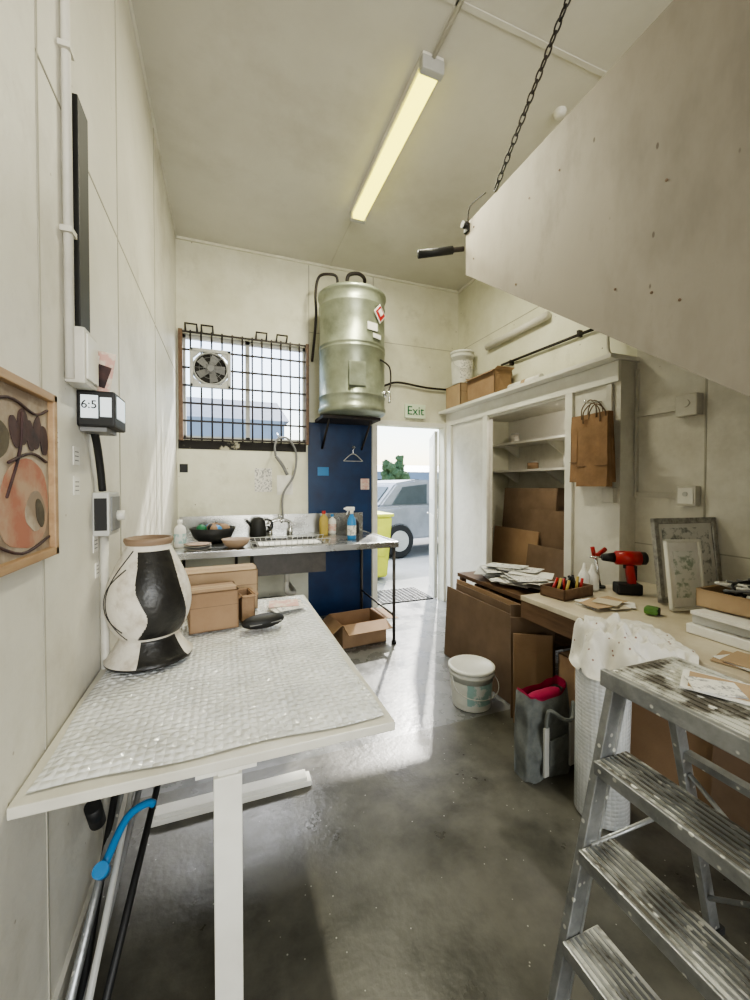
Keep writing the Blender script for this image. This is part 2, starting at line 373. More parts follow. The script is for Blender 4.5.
# ------------------------------------------------------------ sink bench
b=B('sink_bench')
X0,X1,Y0,Y1,Z=-.405,1.42,3.2,4.17,.9
sx0,sx1,sy0,sy1=.22,.80,3.36,3.85
for a,c in [((X0,Y0),(sx0,Y1)),((sx1,Y0),(X1,Y1)),((sx0,Y0),(sx1,sy0)),((sx0,sy1),(sx1,Y1))]:
    b.bb((a[0],a[1],Z-.012),(c[0],c[1],Z),STEEL)
b.bb((X0,Y0-.004,Z-.045),(X1,Y0+.012,Z+.006),STEEL,bev=.003); b.bb((X1-.012,Y0,Z-.045),(X1+.003,Y1,Z+.006),STEEL)
b.bb((X0,Y1,Z-.02),(X1,Y1+.012,Z+.2),STEEL)
zb=Z-.24
b.bb((sx0,sy0,zb),(sx1,sy1,zb+.006),STEELD)
b.bb((sx0-.006,sy0-.006,zb),(sx0,sy1,Z-.013),STEELD);b.bb((sx1,sy0-.006,zb),(sx1+.006,sy1,Z-.013),STEELD)
b.bb((sx0,sy0-.006,zb),(sx1,sy0,Z-.013),STEELD);b.bb((sx0,sy1,zb),(sx1,sy1+.006,Z-.013),STEELD)
b.cyl((.51,3.6,zb-.06),.025,.12,PVC); b.tube([(.51,3.6,zb-.1),(.51,3.6,.45),(.6,3.75,.4),(.6,4.1,.4)],.022,PVC,curve=5)
for x,y in((X1-.03,Y0+.03),(X1-.03,Y1-.05),(X0+.04,Y0+.03),(X0+.04,Y1-.05),(.1,Y1-.05)):
    b.cyl((x,y,(Z-.02)/2+.0),.014,Z-.02,STEELD,seg=14); b.cyl((x,y,.012),.022,.024,RUB,seg=14)
b.tube([(X1-.03,Y0+.03,.25),(X1-.03,Y1-.05,.25)],.01,STEELD)
b.done()
b=B('sink_tap')
ty=4.12
b.cyl((.42,ty,.93),.025,.06,CHROME); b.cyl((.62,ty,.93),.025,.06,CHROME)
b.tube([(.42,ty,.96),(.42,ty,1.02),(.52,ty,1.05),(.62,ty,1.02),(.62,ty,.96)],.016,CHROME,curve=5)
b.tube([(.52,ty,1.05),(.52,ty-.05,1.09),(.5,ty-.2,1.1),(.5,ty-.27,1.05)],.014,CHROME,curve=5)
for x in(.4,.64): b.box((x,ty-.02,1.0),(.07,.03,.018),CHROME,bev=.005)
b.tube([(.55,ty,1.05),(.55,ty,1.3),(.66,ty,1.5),(.68,ty-.02,1.72),(.6,ty-.05,1.86),(.5,ty-.08,1.86),(.46,ty-.1,1.78),(.47,ty-.1,1.68)],.011,GREY,curve=8)
b.tube([(.47,ty-.1,1.68),(.53,ty-.1,1.6),(.58,ty-.1,1.5)],.016,GREY,curve=4)
b.tube([(.5,YB-.01,1.93),(.5,ty-.08,1.88)],.008,CHROME)
b.done()
b=B('dish_rack',(.5,3.36,.908))
for y in(-.13,0.13):
    b.tube([(-.3,y,.0),(.3,y,.0)],.004,LGREY); b.tube([(-.32,y,.05),(.32,y,.05)],.004,LGREY)
for i in range(15):
    x=-.3+.6*i/14; b.tube([(x*1.06,-.13,.05),(x,-.13,0),(x,.13,0),(x*1.06,.13,.05)],.003,LGREY,seg=6)
b.box((0,0,.012),(.5,.2,.012),PAPER,bev=.004)
b.done()
def bottle(name,loc,r,h,m,cap,cm=None):
    b=B(name,loc)
    b.lathe([(0,0),(r*.92,0),(r,.01),(r,h*.62),(r*.8,h*.74),(r*.35,h*.82),(r*.35,h*.88)],m,seg=24)
    b.lathe([(r*.42,h*.87),(r*.42,h),(0,h)],cap,seg=16)
    if cm: b.lathe([(r*1.01,h*.15),(r*1.01,h*.5)],cm,seg=24)
    return b.done()
def spray(name,loc,m,cap,rz=0,h=.26):
    b=B(name,loc,(0,0,rz)); r=.042
    b.lathe([(0,0),(r*.95,0),(r,.01),(r,h*.5),(r*.85,h*.62),(r*.4,h*.74),(r*.35,h*.8)],m,seg=24)
    b.lathe([(r*1.01,h*.12),(r*1.01,h*.42)],PAPER2,seg=24)
    b.cyl((0,0,h*.82),.017,.03,cap); b.box((.015,0,h*.93),(.085,.026,.035),cap,bev=.006)
    b.box((.04,0,h*.82),(.01,.014,.05),cap,rot=(0,-.4,0),bev=.003); b.cyl((.065,0,h*.93),.008,.02,cap,rot=(0,pi/2,0))
    return b.done()
spray('spray_bottle',(1.1,3.55,.901),BLUEP,PAPER,2.6,.3)
bottle('detergent_bottle',(.93,3.95,.901),.045,.24,YELG,RED)
bottle('detergent_bottle',(1.03,4.0,.901),.04,.2,PAPER,BLUEP,PINKP)
bottle('detergent_bottle',(-.34,3.55,.901),.045,.22,PAPER,PAPER,TEAL)
bottle('detergent_bottle',(1.25,3.9,.901),.04,.17,BLACK,GREY)
def bowl(name,loc,r,h,m,m2,stuff=None):
    b=B(name,loc)
    b.lathe([(0,0),(r*.5,0),(r*.8,h*.35),(r,h),(r*.96,h),(r*.76,h*.4),(0,h*.12)],m,seg=36)
    if stuff:
        for i in range(16):
            a=random.random()*6.28; q=random.random()*r*.6
            b.ball((q*math.cos(a),q*math.sin(a),h*.9),r*.26,random.choice(stuff),sub=2,amp=.4)
    return b.done()
bowl('washing_up_bowl',(-.1,3.75,.901),.19,.13,BLACK,GREY,[BLACK,BLUEP,CARD,CARD,GREEN,CARDD])
bowl('mixing_bowl',(0.08,3.38,.901),.11,.07,CERT,CERT)
b=B('black_kettle',(.3,4.03,.901))
b.lathe([(0,0),(.075,0),(.08,.02),(.065,.15),(.04,.18),(0,.185)],BLACK,seg=28); b.tube([(.06,0,.16),(.12,0,.15),(.13,0,.08),(.075,0,.04)],.01,BLACK,curve=5); b.tube([(-.06,0,.1),(-.11,0,.16)],.014,BLACK); b.done()
b=B('plate_stack',(-.2,3.36,.901))
for i in range(4): b.lathe([(0,.012*i),(.06,.012*i),(.1,.012*i+.012),(.06,.012*i+.004),(0,.012*i+.004)],[CERW,GREY,CERW,CERT][i],seg=32)
b.done()
b=B('storage_crate',(.3,3.75,.002))
for a,c in[((-.25,-.2,0),(.25,.2,.01)),((-.25,-.2,0),(-.24,.2,.32)),((.24,-.2,0),(.25,.2,.32)),((-.25,-.2,0),(.25,-.19,.32)),((-.25,.19,0),(.25,.2,.32))]: b.bb(a,c,BLACK)
for x in(-.15,0,.15): b.bb((x-.02,-.203,.08),(x+.02,-.199,.22),GREY)
b.bb((-.26,-.21,.3),(.26,-.19,.33),GREY); b.done()

# ------------------------------------------------------------ cardboard boxes
def cbox(name,loc,size,rz=0,open_=True,m=CARD,flap=.5,angs=(1.9,2.1,2.2,1.7)):
    w,d,h=size; t=.005; b=B(name,loc,(0,0,rz))
    b.bb((-w/2,-d/2,0),(w/2,d/2,t),m)
    b.bb((-w/2,-d/2,0),(w/2,-d/2+t,h),m); b.bb((-w/2,d/2-t,0),(w/2,d/2,h),m)
    b.bb((-w/2,-d/2,0),(-w/2+t,d/2,h),m); b.bb((w/2-t,-d/2,0),(w/2,d/2,h),m)
    if open_:
        f=min(w,d)*flap
        for (ax,px_,py_,ln,ang,sg) in [('x',0,-d/2,w,angs[0],-1),('x',0,d/2,w,angs[1],1),('y',-w/2,0,d,angs[2],-1),('y',w/2,0,d,angs[3],1)]:
            e=ang-pi/2
            if ax=='x': b.box((px_,py_+sg*f/2*math.cos(e),h-f/2*math.sin(e)+.002),(ln*.98,f,t),m,rot=(-sg*e,0,0))
            else: b.box((px_+sg*f/2*math.cos(e),py_,h-f/2*math.sin(e)+.002),(f,ln*.98,t),m,rot=(0,sg*e,0))
    else:
        b.bb((-w/2,-d/2,h-t),(w/2,d/2,h),m)
        b.bb((-w/2-.001,-.025,h),(w/2+.001,.025,h+.001),CARDL); b.bb((-w/2-.001,-.025,h*.7),(-w/2,.025,h),CARDL)
        b.bb((-w/2,-.001,h+.0004),(w/2,.001,h+.0014),CARDD)
        b.bb((-w/2-.0008,-d/2-.0008,h*.62),(w/2+.0008,-d/2,h*.63),CARDD)
    return b.done()
cbox('cardboard_box',(1.12,3.45,.002),(.42,.34,.2),.1,True,CARD,.4)
cbox('cardboard_box',(-.055,1.93,.77),(.20,.16,.17),.12,False,CARD)
cbox('cardboard_box',(-.03,2.20,.77),(.36,.18,.20),.05,False,CARDL)
cbox('cardboard_box',(.085,1.99,.77),(.06,.13,.12),.2,True,CARD,.3)

# ------------------------------------------------------------ sit-stand table
b=B('sit_stand_table')
TX0,TX1,TY0,TY1,TZ=-.415,.435,1.0,2.36,.75
b.bb((TX0,TY0,TZ-.025),(TX1,TY1,TZ),TABLE,bev=.003)
for y,xa,xb,bx in ((1.045,-.32,.06,.07),(1.86,-.30,.37,.3)):
    b.bb((-.03,y-.033,.04),(.035,y+.033,.70),WHITE,bev=.003)
    b.bb((-.02,y-.026,.4),(.026,y+.026,.722),WHITE)
    b.bb((xa,y-.035,.0),(xb,y+.035,.025),WHITE,bev=.005); b.bb((xa+.02,y-.03,.02),(xb-.02,y+.03,.042),WHITE,bev=.004)
    b.bb((-bx,y-.02,.70),(bx,y+.02,.724),WHITE)
b.bb((-.02,1.06,.68),(.03,1.85,.722),WHITE)
b.done()
b=B('bubble_wrap_sheet')
def fw_(u,v):
    x=-.395+.81*u+.005*math.sin(v*17); y=1.03+1.31*v+.006*math.sin(u*13)
    e=min(u,1-u,v,1-v)
    bub=.0028*max(0,math.sin(x*170)*math.sin(y*170))
    z=TZ+.004+(.007*noise.noise(Vector((x*6,y*6,0)))+.0045+bub)*min(1,e*25)
    return (x,y,z)
b.patch(fw_,210,330,BUBB); b.done()

# ceramic vase
b=B('ceramic_vase',(-.262,1.66,.77)); 
prof=[(0,0),(.125,0),(.142,.004),(.144,.012)]
for i in range(1,9):
    t=i/8; prof.append((.144-.05*t**.7,.012+.075*t))
for i in range(1,61):
    t=i/60; z=.087+.32*t
    r=.094+.055*math.sin(pi*t**.80)-.022*t
    prof.append((r,z))
prof+=[(.074,.415),(.080,.428),(.079,.438),(.070,.44),(.064,.41),(.05,.38)]
def vm(a,z):
    d=math.degrees(a); d=d-360 if d>180 else d
    if z>.415: return CERT
    if z<.085: return CERB if (-98<d<-25 or 60<d<150) or (z<.012) else CERW
    l=-100+12*math.sin((z-.1)*15)-6*math.sin(z*30); r=-22+12*math.sin(z*13+1)
    if l< d < r and .098<z<.395: return CERB
    if 30<d<110 and .15<z<.36: return CERB
    return CERW
b.lathe(prof,CERW,seg=360,mf=vm)
def rp(z):
    for i in range(len(prof)-1):
        if prof[i][1]<=z<=prof[i+1][1] and prof[i+1][1]>prof[i][1]: 
            f=(z-prof[i][1])/(prof[i+1][1]-prof[i][1]); return prof[i][0]*(1-f)+prof[i+1][0]*f
    return .1
for a0,a1,z0,z1 in [(-120,-152,.1,.40),(-122,-160,.13,.34)]:
    b.tube([((rp(z0+(z1-z0)*t/14))*math.cos(math.radians(a0+(a1-a0)*math.sin(pi*t/14))),(rp(z0+(z1-z0)*t/14))*math.sin(math.radians(a0+(a1-a0)*math.sin(pi*t/14))),z0+(z1-z0)*t/14) for t in range(15)],.0025,CERB,seg=6)
b.done()
b=B('spectacles_case',(.155,1.82,.77),(0,0,.25))
b.ball((0,0,.03),.055,BLACK,sc=(1.75,.8,.56)); b.box((0,0,.03),(.14,.085,.003),GREY); b.done()
b=B('letter_pile',(.285,2.09,.77),(0,0,.1))
for i,(x,y,r,m) in enumerate([(0,0,.1,PAPER2),(.02,.03,-.2,PINKP),(-.005,-.03,.2,PAPER),(.02,-.03,.15,PAPER2),(0,.02,-.2,PINKP)]):
    b.box((x,y,.002+i*.003),(.15,.12,.0018),m,rot=(0,0,r))
b.done()

# ------------------------------------------------------------ left wall things
b=B('framed_painting',(XL+.001,1.0,1.425))
w,h=.44,.395
for y in(-1,1): b.box((.014,y*(w/2-.01),0),(.028,.02,h),WOOD,bev=.003)
for z in(-1,1): b.box((.014,0,z*(h/2-.01)),(.028,w,.02),WOOD,bev=.003)
PBG=pm('painting_ground',(.46,.395,.31),(.27,.205,.15),rough=.7,scale=9,lo=.4,hi=.6)
PCI=pm('painting_rose',(.38,.155,.10),(.42,.29,.20),rough=.7,scale=10,lo=.4,hi=.6)
PDK=pm('painting_dark',(.03,.018,.022),(.09,.045,.04),rough=.7,scale=20)
PGR=pm('painting_olive',(.15,.125,.08),(.07,.055,.035),rough=.7,scale=15)
b.box((.008,0,0),(.012,w-.03,h-.03),PBG)
def blob(y,z,ry,rz,m,x,ang=0):
    pts=[]
    for q in range(28):
        a=2*pi*q/28; rr=1+.12*noise.noise(Vector((math.cos(a)*1.5+y*20,math.sin(a)*1.5,z*20)))
        cy,cz=ry*rr*math.cos(a),rz*rr*math.sin(a)
        pts.append((y+cy*math.cos(ang)-cz*math.sin(ang),z+cy*math.sin(ang)+cz*math.cos(ang)))
    b.prism(pts,.001,m,Matrix(((0,0,1,x),(1,0,0,0),(0,1,0,0),(0,0,0,1))))
blob(.08,-.07,.115,.10,PCI,.0145); blob(.12,-.085,.05,.045,PBG,.0158); blob(.14,-.09,.02,.035,PGR,.0171,.4)
for y,z,ry,rz,an in [(.17,.08,.022,.035,.2),(.135,.095,.02,.04,-.2),(.10,.085,.02,.035,.3),(.065,.10,.025,.04,0),(.03,.085,.02,.035,.4)]:
    blob(y,z,ry,rz,PDK,.0150+.0003*(y*10),an)
blob(-.05,.06,.06,.04,PGR,.0146,.3); blob(-.12,-.04,.05,.08,PDK,.0147)
for pts in ([(.0165,.19,.155),(.0165,.12,.135),(.0165,.0,.15),(.0165,-.15,.1)],[(.0168,.19,-.15),(.0168,.05,-.17),(.0168,-.1,-.12)],[(.0168,.18,.03),(.0168,.1,.045),(.0168,.0,.02)],[(.0168,.06,.13),(.0168,.05,.05),(.0168,-.01,-.05)]):
    b.tube(pts,.003,PDK,seg=6,curve=5)
b.done()
b=B('wall_conduit')
b.tube([(XL+.014,1.36,H-.03),(XL+.014,1.36,1.70)],.012,WALL)
b.bb((XL,1.40,1.9),(XL+.006,1.43,H-.03),WALL)
b.tube([(XL+.018,1.66,1.22),(XL+.018,1.66,.095)],.014,PVC)
for z in(3.2,2.6,2.1): b.bb((XL,1.34,z),(XL+.029,1.38,z+.015),WALL)
b.done()
b=B('black_cable_cover'); b.bb((XL,1.44,1.86),(XL+.018,1.535,2.56),BLACK,bev=.003); b.done()
b=B('black_cable')
b.tube([(XL+.02,1.56,1.57),(XL+.02,1.59,1.52),(XL+.02,1.62,1.45),(XL+.02,1.64,1.38)],.012,BLACK,curve=5); b.done()
b=B('junction_box',(XL,1.42,1.77)); b.box((.025,0,0),(.05,.12,.16),PVC,bev=.006); b.box((.052,0,0),(.006,.1,.13),WHITE,bev=.002); b.done()
b=B('wall_timer',(XL,1.53,1.635)); b.box((.05,0,0),(.10,.15,.11),BLACK,bev=.006)
b.box((.034,-.077,.005),(.045,.005,.07),SCRM,bev=.001); b.box((.077,-.077,.005),(.030,.005,.06),SCRM,bev=.001)
b.text('6:5',.035,BLACK,Matrix.Translation((.034,-.081,.01))@Euler((pi/2,0,0)).to_matrix().to_4x4())
b.box((.101,-.0,.01),(.004,.1,.07),SCRM,bev=.001)
b.box((.04,.0,-.061),(.07,.12,.015),GREY); b.done()
b=B('magazine_clipping'); b.box((XL+.045,1.52,1.765),(.075,.003,.13),PINKP,rot=(0,.15,0)); b.box((XL+.05,1.517,1.75),(.04,.002,.07),PDK,rot=(0,.3,0)); b.box((XL+.03,1.5165,1.8),(.03,.002,.03),PAPER,rot=(0,.1,0)); b.done()
b=B('power_outlet',(XL,1.665,1.30)); b.box((.025,0,0),(.05,.14,.15),LGREY,bev=.006); b.box((.052,0,0),(.006,.11,.12),GREY,bev=.002)
b.box((.025,-.072,0),(.036,.005,.11),BLACK,bev=.001)
b.cyl((.065,.02,-.01),.018,.03,WHITE,rot=(0,pi/2,0)); b.done()
b=B('wall_sticker_notes')
for y,z,w,h in [(1.25,1.50,.06,.05),(1.42,1.46,.05,.055),(1.42,1.37,.05,.055),(1.60,1.17,.05,.06),(1.62,1.08,.04,.05)]:
    b.bb((XL,y,z),(XL+.003,y+w,z+h),PAPER)
    for i in range(3): b.bb((XL+.003,y+.008,z+.012+i*.013),(XL+.0034,y+w-.01,z+.015+i*.013),GREY)
b.done()
b=B('pole_bundle')
for p,q,r,m in [((-.385,1.08,.02),(-.34,2.05,.48),.012,ALU),((-.35,1.0,.02),(-.28,2.0,.40),.010,GREY),((-.31,1.10,.015),(-.22,1.95,.36),.011,BLACK),((-.37,1.25,.02),(-.37,1.95,.56),.011,BLACK),((-.33,.95,.02),(-.30,1.9,.50),.009,LGREY)]:
    b.tube([p,q],r,m)
b.tube([(-.34,1.36,.28),(-.30,1.45,.34),(-.25,1.49,.345),(-.23,1.5,.33)],.012,BLUEP,curve=4); b.cyl((-.345,1.36,.27),.020,.07,BLUEP,rot=(.8,.1,0)); b.cyl((-.375,1.42,.40),.022,.10,BLACK,rot=(.5,0,0))
b.done()

# ------------------------------------------------------------ ceiling light, detector
b=B('fluorescent_batten_light',(1.07,2.62,H))
b.box((0,0,-.025),(.13,1.34,.05),WHITE,bev=.006)
b.box((0,0,-.067),(.105,1.27,.05),TUBEM,bev=.02,seg=4)
for sy in(-1,1): b.box((0,sy*.65,-.055),(.135,.045,.075),LGREY,bev=.008)
b.tube([(0,-.67,-.02),(0.02,-3.0,-.02)],.011,PVC)
b.done()
b=B('smoke_detector',(1.97,1.97,H)); b.lathe([(0,-.035),(.02,-.035),(.034,-.025),(.038,-.01),(.038,0)],WHITE,seg=32); b.done()

# ------------------------------------------------------------ staircase side panel
b=B('boxed_staircase')
poly=[(2.29,3.12),(2.29,2.79),(-1.55,.0),(-2.5,.0),(-2.5,1.0),(-.6,3.12)]
MM=Matrix(((0,0,1,1.5),(1,0,0,0),(0,1,0,0),(0,0,0,1)))
b.prism(poly,.02,STAIR,MM)
b.box((2.06,.37,1.42),(1.08,math.hypot(3.84,2.79),.03),STAIR,rot=(math.atan2(2.79,3.84),0,0))
b.bb((1.52,2.27,2.80),(2.6,2.29,3.12),STAIR); b.bb((1.52,.9,3.10),(2.6,2.27,3.12),STAIR)
for i in range(13):
    y=-1.3+i*.24; z=.174*(i+1)+.28
    if z<3.0: b.bb((1.52,y,z),(2.6,y+.26,z+.03),WOOD)
for y,z in [(1.5,2.9),(1.2,2.2),(.95,2.05),(1.0,2.5),(1.05,2.12),(2.2,3.05),(2.2,2.85),(1.8,2.5),(1.7,2.9)]:
    b.cyl((1.4985,y,z),.005,.003,WOODD,rot=(0,pi/2,0),seg=12)
b.box((1.495,2.27,3.08),(.02,.05,.05),BLACK,bev=.004); b.cyl((1.485,2.27,3.1),.022,.05,BLACK,rot=(0,pi/2,0))
b.tube([(1.49,2.25,3.09),(1.47,2.2,3.17),(1.48,2.05,3.16)],.004,BLACKM,curve=5,seg=6)
b.done()
b=B('gas_strut'); b.tube([(1.495,2.31,2.97),(1.36,2.34,2.945)],.016,BLACKM); b.tube([(1.42,2.325,2.955),(1.19,2.37,2.905)],.026,BLACK); b.done()
b=B('hanging_chain')
A=Vector((1.495,1.98,3.13)); E=Vector((1.5,1.38,3.72)); n=20
ax=(E-A).normalized(); s1=ax.cross(Vector((0,0,1))).normalized(); s2=ax.cross(s1)
L=(E-A).length/n
for i in range(n):
    c=A+ax*L*(i+.5); sd=s1 if i%2 else s2
    pts=[]
    for q in range(16):
        a=2*pi*q/16; x=math.cos(a); y=math.sin(a)
        pts.append(c+ax*(L*.62*x)+sd*(.013*y))
    b.tube(pts,.0048,BLACKM,seg=6,closed=True)
b.done()

# ------------------------------------------------------------ right wall things
b=B('wall_mounted_pipes')
b.tube([(XR-.03,2.25,2.58),(XR-.03,3.35,2.61)],.012,BLACKM)
b.tube([(XR-.04,2.72,2.86),(XR-.04,3.58,2.86)],.035,WALL)
b.tube([(XR-.03,2.15,2.66),(XR-.15,2.05,2.35),(XR-.16,2.0,2.28)],.01,PVC,curve=4)
for y in(2.4,3.2): b.bb((XR-.04,y,2.57),(XR,y+.02,2.62),BLACKM)
b.done()
b=B('wall_power_box',(XR,1.6,1.88)); b.box((-.03,0,0),(.06,.12,.13),PVC,bev=.006); b.cyl((-.062,0,.01),.022,.008,PVC,rot=(0,pi/2,0)); b.bb((-.02,.06,-.018),(0,.33,.018),PVC); b.done()
b=B('power_outlet',(XR,1.6,1.335)); b.box((-.025,0,0),(.05,.11,.12),PVC,bev=.005); b.box((-.052,0,-.0),(.006,.085,.095),WHITE,bev=.002); b.cyl((-.056,0,.01),.014,.006,LGREY,rot=(0,pi/2,0))
b.bb((-.018,.055,-.018),(0,.34,.018),PVC); b.bb((-.022,.33,-.02),(0,.345,.85),PVC); b.done()
b=B('wall_trunking'); b.bb((2.475,2.0,1.30),(2.499,2.04,2.09),PVC,bev=.002); b.bb((2.46,1.97,1.28),(2.499,2.06,1.38),PVC,bev=.004); b.done()
def carrier(loc,w,d,h,rz=0):
    b=B('paper_carrier_bag',loc,(0,0,rz))
    def sd(px,py,qx,qy):
        def f(u,v):
            x=px+(qx-px)*u; y=py+(qy-py)*u; z=h*v
            q=.006*math.sin(v*5+u*7)+.006*noise.noise(Vector((x*30,y*30,z*12)))
            return (x*(1-.4*v)+q,y*(1-.03*v)+q*.3,z)
        return f
    for q in [(-d/2,-w/2,d/2,-w/2),(d/2,-w/2,d/2,w/2),(d/2,w/2,-d/2,w/2),(-d/2,w/2,-d/2,-w/2)]:
        b.patch(sd(*q),10,16,KRAFT)
    b.bb((-d/2,-w/2,0),(d/2,w/2,.003),KRAFT)
    b.bb((-d/2-.002,-w/2,h*.3),(-d/2+.008,w/2,h*.305),CARDD)
    for sx in(-.03,.03): b.tube([(sx,-.06,h-.03),(sx,-.055,h+.05),(sx*.6,0,h+.10),(sx,.055,h+.05),(sx,.06,h-.03)],.004,CARDD,curve=6)
    return b.done()
carrier((2.435,2.12,1.42),.31,.08,.48)
carrier((2.34,2.02,1.39),.22,.06,.46,.12)
b=B('wall_hook'); b.tube([(2.499,2.10,1.99),(2.30,2.06,1.96),(2.30,2.06,1.98)],.006,CHROME); b.done()

def bucket(name,loc,r,h,label=TEAL,lid=True,rz=0):
    b=B(name,loc,(0,0,rz))
    b.lathe([(0,0),(r*.86,0),(r*.87,.006),(r*.96,h*.8),(r*1.02,h*.8),(r*1.02,h*.86),(r*.97,h*.86),(r,h*.94)],BUCK,seg=40)
    b.lathe([(r*.895,h*.15),(r*.965,h*.68)],label,seg=40,mf=lambda a,z: label if 3.9<a<5.4 else BUCK)
    if lid: b.lathe([(r*1.0,h*.92),(r*1.05,h*.92),(r*1.05,h*.985),(r*1.0,h),(r*.9,h),(r*.86,h*.975),(0,h*.975)],BUCK,seg=40)
    b.tube([(r*1.02,0,h*.8),(r*1.1,-r*.5,h*.55),(r*.7,-r*.95,h*.42),(0,-r*1.15,h*.38),(-r*.7,-r*.95,h*.42),(-r*1.1,-r*.5,h*.55),(-r*1.02,0,h*.8)],.003,LGREY,curve=5,seg=6)
    return b.done()
bucket('plastic_bucket',(1.475,2.17,.002),.14,.25)
cbox('cardboard_box',(2.50,3.4,2.272),(.2,.46,.23),0,True,CARD,.22,(1.2,1.0,2.2,2.9))
cbox('cardboard_box',(2.50,3.9,2.272),(.21,.3,.24),0,False,CARDL)
bucket('plastic_bucket',(2.485,3.86,2.515),.125,.36,label=PAPER2,rz=0)
b=B('rolled_drawing_tube',(2.48,2.85,2.302),(pi/2,0,0)); b.cyl((0,0,0),.028,.4,PAPER); b.cyl((0,0,0),.03,.05,CARDL); b.done()

# ------------------------------------------------------------ closet
for z in(1.55,1.87):
    b=B('closet_shelf'); b.bb((3.1,2.02,z),(3.398,YB-.002,z+.025),WHITE)
    for y in(2.5,3.3,4.0): b.prism([(0,0),(.25,0),(0,-.14)],.02,WHITE,Matrix(((-1,0,0,3.398),(0,0,1,y),(0,1,0,z),(0,0,0,1))))
    b.done()
for y,z,r,h,m in[(3.9,1.896,.05,.12,CERW),(3.0,1.896,.04,.1,LGREY),(3.6,1.576,.06,.09,CARD),(3.1,1.576,.05,.14,PAPER),(2.8,1.576,.07,.08,GREY)]:
    b=B('storage_jar',(3.25,y,z)); b.cyl((0,0,h*.42),r,h*.84,m,bev=.005); b.cyl((0,0,h*.92),r*.9,h*.16,LGREY,bev=.003); b.done()
b=B('cardboard_sheets')
for i,(x,y,hh,w,t,m) in enumerate([(3.26,3.0,1.36,1.1,.05,CARDD),(3.06,3.5,1.36,.8,.08,CARDD),(3.0,3.05,1.14,.9,.10,CARDD),(2.92,3.55,.92,.7,.12,CARD),(2.84,2.95,.80,.6,.12,CARDD),(2.74,3.45,.55,.5,.14,CARDD)]):
    b.box((x,y,hh/2*math.cos(t)+.01),(.012,w,hh),m,rot=(0,t,0))
b.done()
b=B('closet_fill_bulb',(2.63,2.75,2.199)); b.cyl((0,0,-.01),.02,.02,WHITE); b.ball((0,0,-.035),.022,pm('fill_bulb_glow',(.9,.88,.8),emit=(1,.9,.7),estr=4)); b.done()  # added bulb, hidden behind the opening's header, to brighten the closet

# ------------------------------------------------------------ cardboard stack near bucket
b=B('cardboard_sheets')
for i,(x,ya,yb,hh,t,m) in enumerate([(1.69,1.98,2.88,.56,.05,CARDD),(1.725,1.98,2.8,.60,.05,CARDD),(1.76,1.99,2.85,.62,.05,CARD)]):
    b.box((x+.02,(ya+yb)/2,hh/2*math.cos(t)+.004),(.008,yb-ya,hh),m,rot=(0,t,0))
b.done()
b=B('folded_cardboard')
for i,(x,y,w,hh,t,rz,m) in enumerate([(1.82,1.945,.26,.66,-.03,-.40,CARDD),(1.78,1.895,.26,.60,-.03,-.45,CARDD),(1.74,1.85,.22,.52,-.03,-.50,CARD)]):
    b.box((x-.06,y,hh/2+.004),(w,.008,hh),m,rot=(t,0,rz))
b.done()
b=B('low_storage_table')
b.bb((1.86,2.0,.62),(2.44,2.95,.65),WOODD,bev=.003)
for x in(1.87,2.40):
    for y in(2.03,2.91): b.bb((x,y-.02,0),(x+.04,y+.02,.62),WOODD)
b.bb((1.9,2.05,.3),(2.42,2.9,.32),WOODD)
b.done()
cbox('cardboard_box',(2.14,2.62,.323),(.42,.36,.26),0,False,CARD)
b=B('paper_pile',(2.06,2.42,.655))
for i in range(20):
    b.box((random.uniform(-.07,.09),random.uniform(-.2,.28),.006+i*.005),(.21,.3,.002),random.choice([PAPER,PAPER2,PAPER,LGREY,SKETCH,GREY]),rot=(random.uniform(-.05,.05),random.uniform(-.05,.05),random.uniform(-.9,.9)))
b.done()

# ------------------------------------------------------------ workbench
b=B('workbench')
bx0,bx1,by0,by1=1.63,2.635,.35,1.9
b.bb((bx0,by0,.722),(bx1,by1,.75),BENCH,bev=.003)
b.bb((bx0+.005,by0,.62),(bx0+.03,by1,.722),WOODD); b.bb((bx0+.03,by1-.03,.62),(bx1,by1-.005,.722),WOODD)
for x in(bx0+.20,bx1-.07):
    for y in(by0+.05,by1-.25): b.bb((x,y,0),(x+.06,y+.06,.722),WOODD)
b.bb((bx0+.22,by0+.05,.12),(bx1-.02,by1-.2,.14),WOOD)
b.done()
b=B('cardboard_sheets')
for x,ya,yb,hh,m in[(1.72,.45,.95,.58,CARDD),(1.745,.8,1.30,.55,CARD),(1.77,.5,1.1,.6,CARDD)]:
    b.box((x,(ya+yb)/2,.004+hh/2),(.01,yb-ya,hh),m,rot=(0,.03,0))
b.done()
cbox('cardboard_box',(2.25,1.3,.142),(.4,.4,.4),.1,False,CARD)
cbox('cardboard_box',(2.2,.8,.142),(.4,.4,.42),.0,False,CARDD)
cbox('cardboard_box',(1.75,1.52,.002),(.16,.26,.5),.0,False,CARD)

